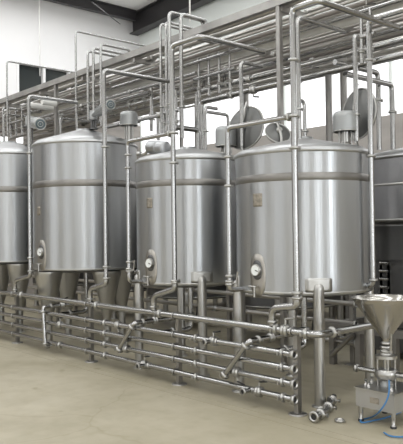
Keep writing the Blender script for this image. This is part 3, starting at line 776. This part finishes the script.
# rear lower beam right of the nearest tank (work platform edge) and its brace
p = at(345, 345, Y=6.9)
t = thing('support_frame', (p.x, 6.9, 0), 'low dark steel support frame behind the funnel machine', 'frame')
A = at(327, 322, Y=6.7); B = V((at(403, 318, Y=6.7).x+.6, 6.7, A.z))
MB().box((A.x, 6.66, A.z-.09), (B.x, 6.74, A.z)).build('top_beam', FRAME, t)
for px in (333, 359, 395):
    xx = at(px, 340, Y=6.7).x; MB().cbox((xx, 6.7, (A.z-.09)/2), (.07, .07, A.z-.09)).build('leg', FRAME, t)
x0 = at(336, 380, Y=6.72).x; x1_ = at(358, 330, Y=6.72).x
MB().tube([(x0, 6.63, .12), (x1_, 6.63, A.z-.1)], .03, seg=8).build('diagonal_brace', FRAME, t)
MB().box((A.x, 7.4, A.z-.09), (B.x, 7.48, A.z)).build('back_beam', FRAME, t)
for k in range(2):
    MB().box((A.x+k*(B.x-A.x-.08), 6.74, A.z-.09), (A.x+.08+k*(B.x-A.x-.08), 7.4, A.z)).build('side_beam', FRAME, t)
    MB().cbox((A.x+.04+k*(B.x-A.x-.08), 7.44, (A.z-.09)/2), (.07, .07, A.z-.09)).build('leg', FRAME, t)

# ------------------------------------------------------------------ funnel machine
fa = at(394, 429, Z=0); fb = at(363.5, 420, Z=0)
bw = .40; bx1 = fa.x+.02; bx0 = bx1-(fa-fb).length-.05; by0 = min(fa.y, fb.y)-.02; by1 = by0+.42
ztop = at(396, 396, Y=by0).z; zbot = at(396, 414.5, Y=by0).z
mc = V(((bx0+bx1)/2, (by0+by1)/2, 0))
cen = at(386.5, 380, Y=mc.y); cen = V((cen.x, mc.y, 0))
t = thing('funnel_mixer', tuple(mc), 'steel powder mixing machine with a wide funnel on a box base with four legs', 'mixing machine')
bx = MB().box((bx0, by0, zbot), (bx1, by1, ztop)); b = bx.build('base_box', BOXM, t)
MB().box((bx0-.012, by0-.012, ztop), (bx1+.012, by1+.012, ztop+.012)).build('base_cover', BRUSH, t)
an = V(((bx0+bx1)/2, by0-.002, (ztop+zbot)/2)); MB().cbox(an, (.09, .004, .05)).build('rating_plate', LABELM, b)
for sx in (bx0+.03, bx1-.03):
    for sy in (by0+.03, by1-.03):
        lg = MB().lathe(V((sx, sy, 0)), [(.022, .02), (.015, .03), (.02, zbot*.6), (.02, zbot)], 14).build('leg', BRUSH, t)
        MB().lathe(V((sx, sy, 0)), [(.026, 0), (.026, .016), (.018, .02)], 14).build('rubber_foot', BLACK, lg)
dep = (cen-CAM).dot(Fw); zR = zat(386.5, 297.5, cen); zc = zat(386.5, 339, cen); Rf = 31.5/FPX*dep
MB().lathe(cen, [(.028, zc-.02), (.030, zc), (Rf-.006, zR-.035), (Rf, zR-.03), (Rf, zR), (Rf+.014, zR+.003), (Rf+.014, zR-.004), (Rf-.004, zR-.006), (Rf-.008, zR-.034), (.024, zc+.006), (.022, zc-.02)], 64, caps=False).build('funnel', FUNNEL, t)
zz = lambda py: zat(386.5, py, cen)
MB().cyl(cen+Z1*ztop, cen+Z1*zz(349), .028, seg=20).build('neck_tube', PIPE, t)
clamp(t, cen+Z1*zz(343), Z1, .028); clamp(t, cen+Z1*zz(354), Z1, .034)
valve(t, cen+Z1*zz(349), Z1, .030, V((.8, -.6, 0)), .15, False)
for k in range(4):
    a = PI/4+k*PI/2; d = V((math.cos(a), math.sin(a), 0))*.075
    MB().cyl(cen+d+Z1*(ztop+.01), cen+d+Z1*zz(357), .009, seg=8).build('tie_rod', BRUSH, t)
MB().lathe(cen, [(.085, zz(378)), (.10, zz(376)), (.10, zz(371)), (.085, zz(369))], 32).build('pump_head', BRUSH, t)
MB().lathe(cen, [(.095, zz(358)), (.095, zz(355))], 32).build('upper_plate', BRUSH, t)
MB().lathe(cen, [(.06, ztop+.012), (.06, ztop+.03), (.045, zz(380))], 24).build('motor_flange', MOTOR, t)
l0 = V((along(cen+Z1*zz(373), 0, 357).x, cen.y, zz(373)))
pt = MB().tube([cen+Z1*zz(373)-X1*.09, l0], .022).build('suction_port', PIPE, t)
MB().lathe(l0+X1*.01, [(.023, 0), (.037, .006), (.037, .024), (.023, .03)], 18, -X1).build('end_ferrule', BRUSH, pt)
pt = MB().tube([cen+Z1*zz(373)+X1*.09, cen+Z1*zz(373)+X1*.32], .022).build('discharge_port', PIPE, t)
for k, (dx, dy) in enumerate(((-.15, -.12), (-.17, .0), (-.10, -.15), (.12, -.14))):
    q = mc+V((dx, dy, ztop+.012)); MB().lathe(q, [(.018, 0), (.018, .02), (.009, .022), (.009, .05), (.014, .05), (.014, .06)], 12).build('cover_bolt', BRUSH, t)
# hoses
h0 = at(389, 380, Y=by0-.03)
hp = [h0, at(389, 392, Y=by0-.04), at(386, 402, Y=by0-.06), at(379, 412, Y=by0-.05), V((0, 0, 0)), V((0, 0, 0))]
hp[4] = at(372, 417, Z=.012); hp[5] = at(361, 420, Z=.012)
def smooth(pts, n=8):
    out = []; P = [V(p) for p in pts]; P = [P[0]]+P+[P[-1]]
    for i in range(1, len(P)-2):
        for k in range(n):
            u = k/n; a, b, c, d = P[i-1:i+3]
            out.append(.5*((2*b)+(c-a)*u+(2*a-5*b+4*c-d)*u*u+(3*b-a-3*c+d)*u**3))
    out.append(P[-2]); return out
hp += [at(363, 422.5, Z=.012), at(376, 420, Z=.012), at(388, 417, Z=.012), at(401, 412, Z=.012)]
for p in hp: p.z = max(p.z, .011)
tag(MB().tube(smooth(hp), .007, .001, 8).build('air_hose', BLUE), 'blue air hose hanging down the funnel machine front onto the floor', 'hose')
h2 = [at(384, 432.5, Z=.012), at(389, 435.5, Z=.012), at(396, 436.8, Z=.012), at(405, 436.5, Z=.012), at(420, 433, Z=.012)]
tag(MB().tube(smooth(h2), .007, .001, 8).build('air_hose', BLUE), 'blue hose lying on the floor near the bottom right corner', 'hose')
# loose fittings on the floor
r = .030
e0, e1_, e2_ = at(314, 417, Z=.05), at(325, 412, Z=.05), at(334, 397, Z=.05)
for q in (e0, e1_, e2_): q.z = .052
t = pipe('loose_elbow', 'loose steel elbow pipe with clamps lying on the floor by the nearest tank leg', [e0, e1_, e2_], r, .06, cat='pipe fitting',
         clamps=[(e0+(e1_-e0)*.55, e1_-e0), (e1_+(e2_-e1_)*.3, e2_-e1_), (e1_+(e2_-e1_)*.75, e2_-e1_)], open_end=(e0, e0-e1_))
q = at(339.5, 422, Z=.0)
g = MB().lathe(q, [(.030, .001), (.040, .001), (.043, .008), (.043, .022), (.038, .026), (.030, .026), (.030, .001)], 32, caps=False)
g.cbox(q+V((.05, 0, .014)), (.018, .012, .016))
tag(g.build('ring_clamp', BRUSH), 'small open ring clamp lying on the concrete floor', 'clamp')
struct('floor_joint', MB().box((XE, 4.30, 0), (-3.0, 4.312, .0015)), JOINT)
struct('floor_joint', MB().box((XE, 4.42, 0), (-3.0, 4.428, .0015)), JOINT)
# ------------------------------------------------------------------ lights
def area(name, loc, rot, sx, sy, power, col=(1, 1, 1)):
    l = bpy.data.lights.new(name, 'AREA'); l.shape = 'RECTANGLE'; l.size = sx; l.size_y = sy; l.energy = power; l.color = col
    o = bpy.data.objects.new(name, l); C.objects.link(o); o.location = loc; o.rotation_euler = rot; return o
for i, (a, b) in enumerate(doors):
    area('added_door_light', ((a+b)/2, YN+.02, 2.3), (PI/2, 0, 0), b-a, 4.4, 45, (1, .97, .93))  # lamp added at each unseen front opening
for a, b in sdoors: area('added_door_light', (XR-.02, (a+b)/2, 2.3), (PI/2, 0, PI/2), b-a, 4.4, 150, (.93, .97, 1))  # added lamps behind the camera for vertical tank highlights
for x in (-15, -11.5, -7, -2, 3):
    area('added_roof_light', (x, 2.3, zr(x)-.5 if x < -3 else zr(-3)-1.1), (0, 0, 0), 1.2, 17, 370, (.975, .99, 1))  # unseen strip lamps added for even light and smooth reflections
w = bpy.data.worlds.new('daylight'); sc.world = w; w.use_nodes = True
w.node_tree.nodes['Background'].inputs[0].default_value = (.9, .95, 1, 1); w.node_tree.nodes['Background'].inputs[1].default_value = 1.0
sc.view_settings.view_transform = 'Standard'; sc.view_settings.look = 'None'; sc.view_settings.gamma = 1; sc.view_settings.exposure = -0.15
sc.view_settings.use_curve_mapping = False
sc.cycles.max_bounces = 8; sc.cycles.glossy_bounces = 5; sc.cycles.sample_clamp_indirect = 4
for o in list(bpy.data.objects):
    if '_o' in o: del o['_o']
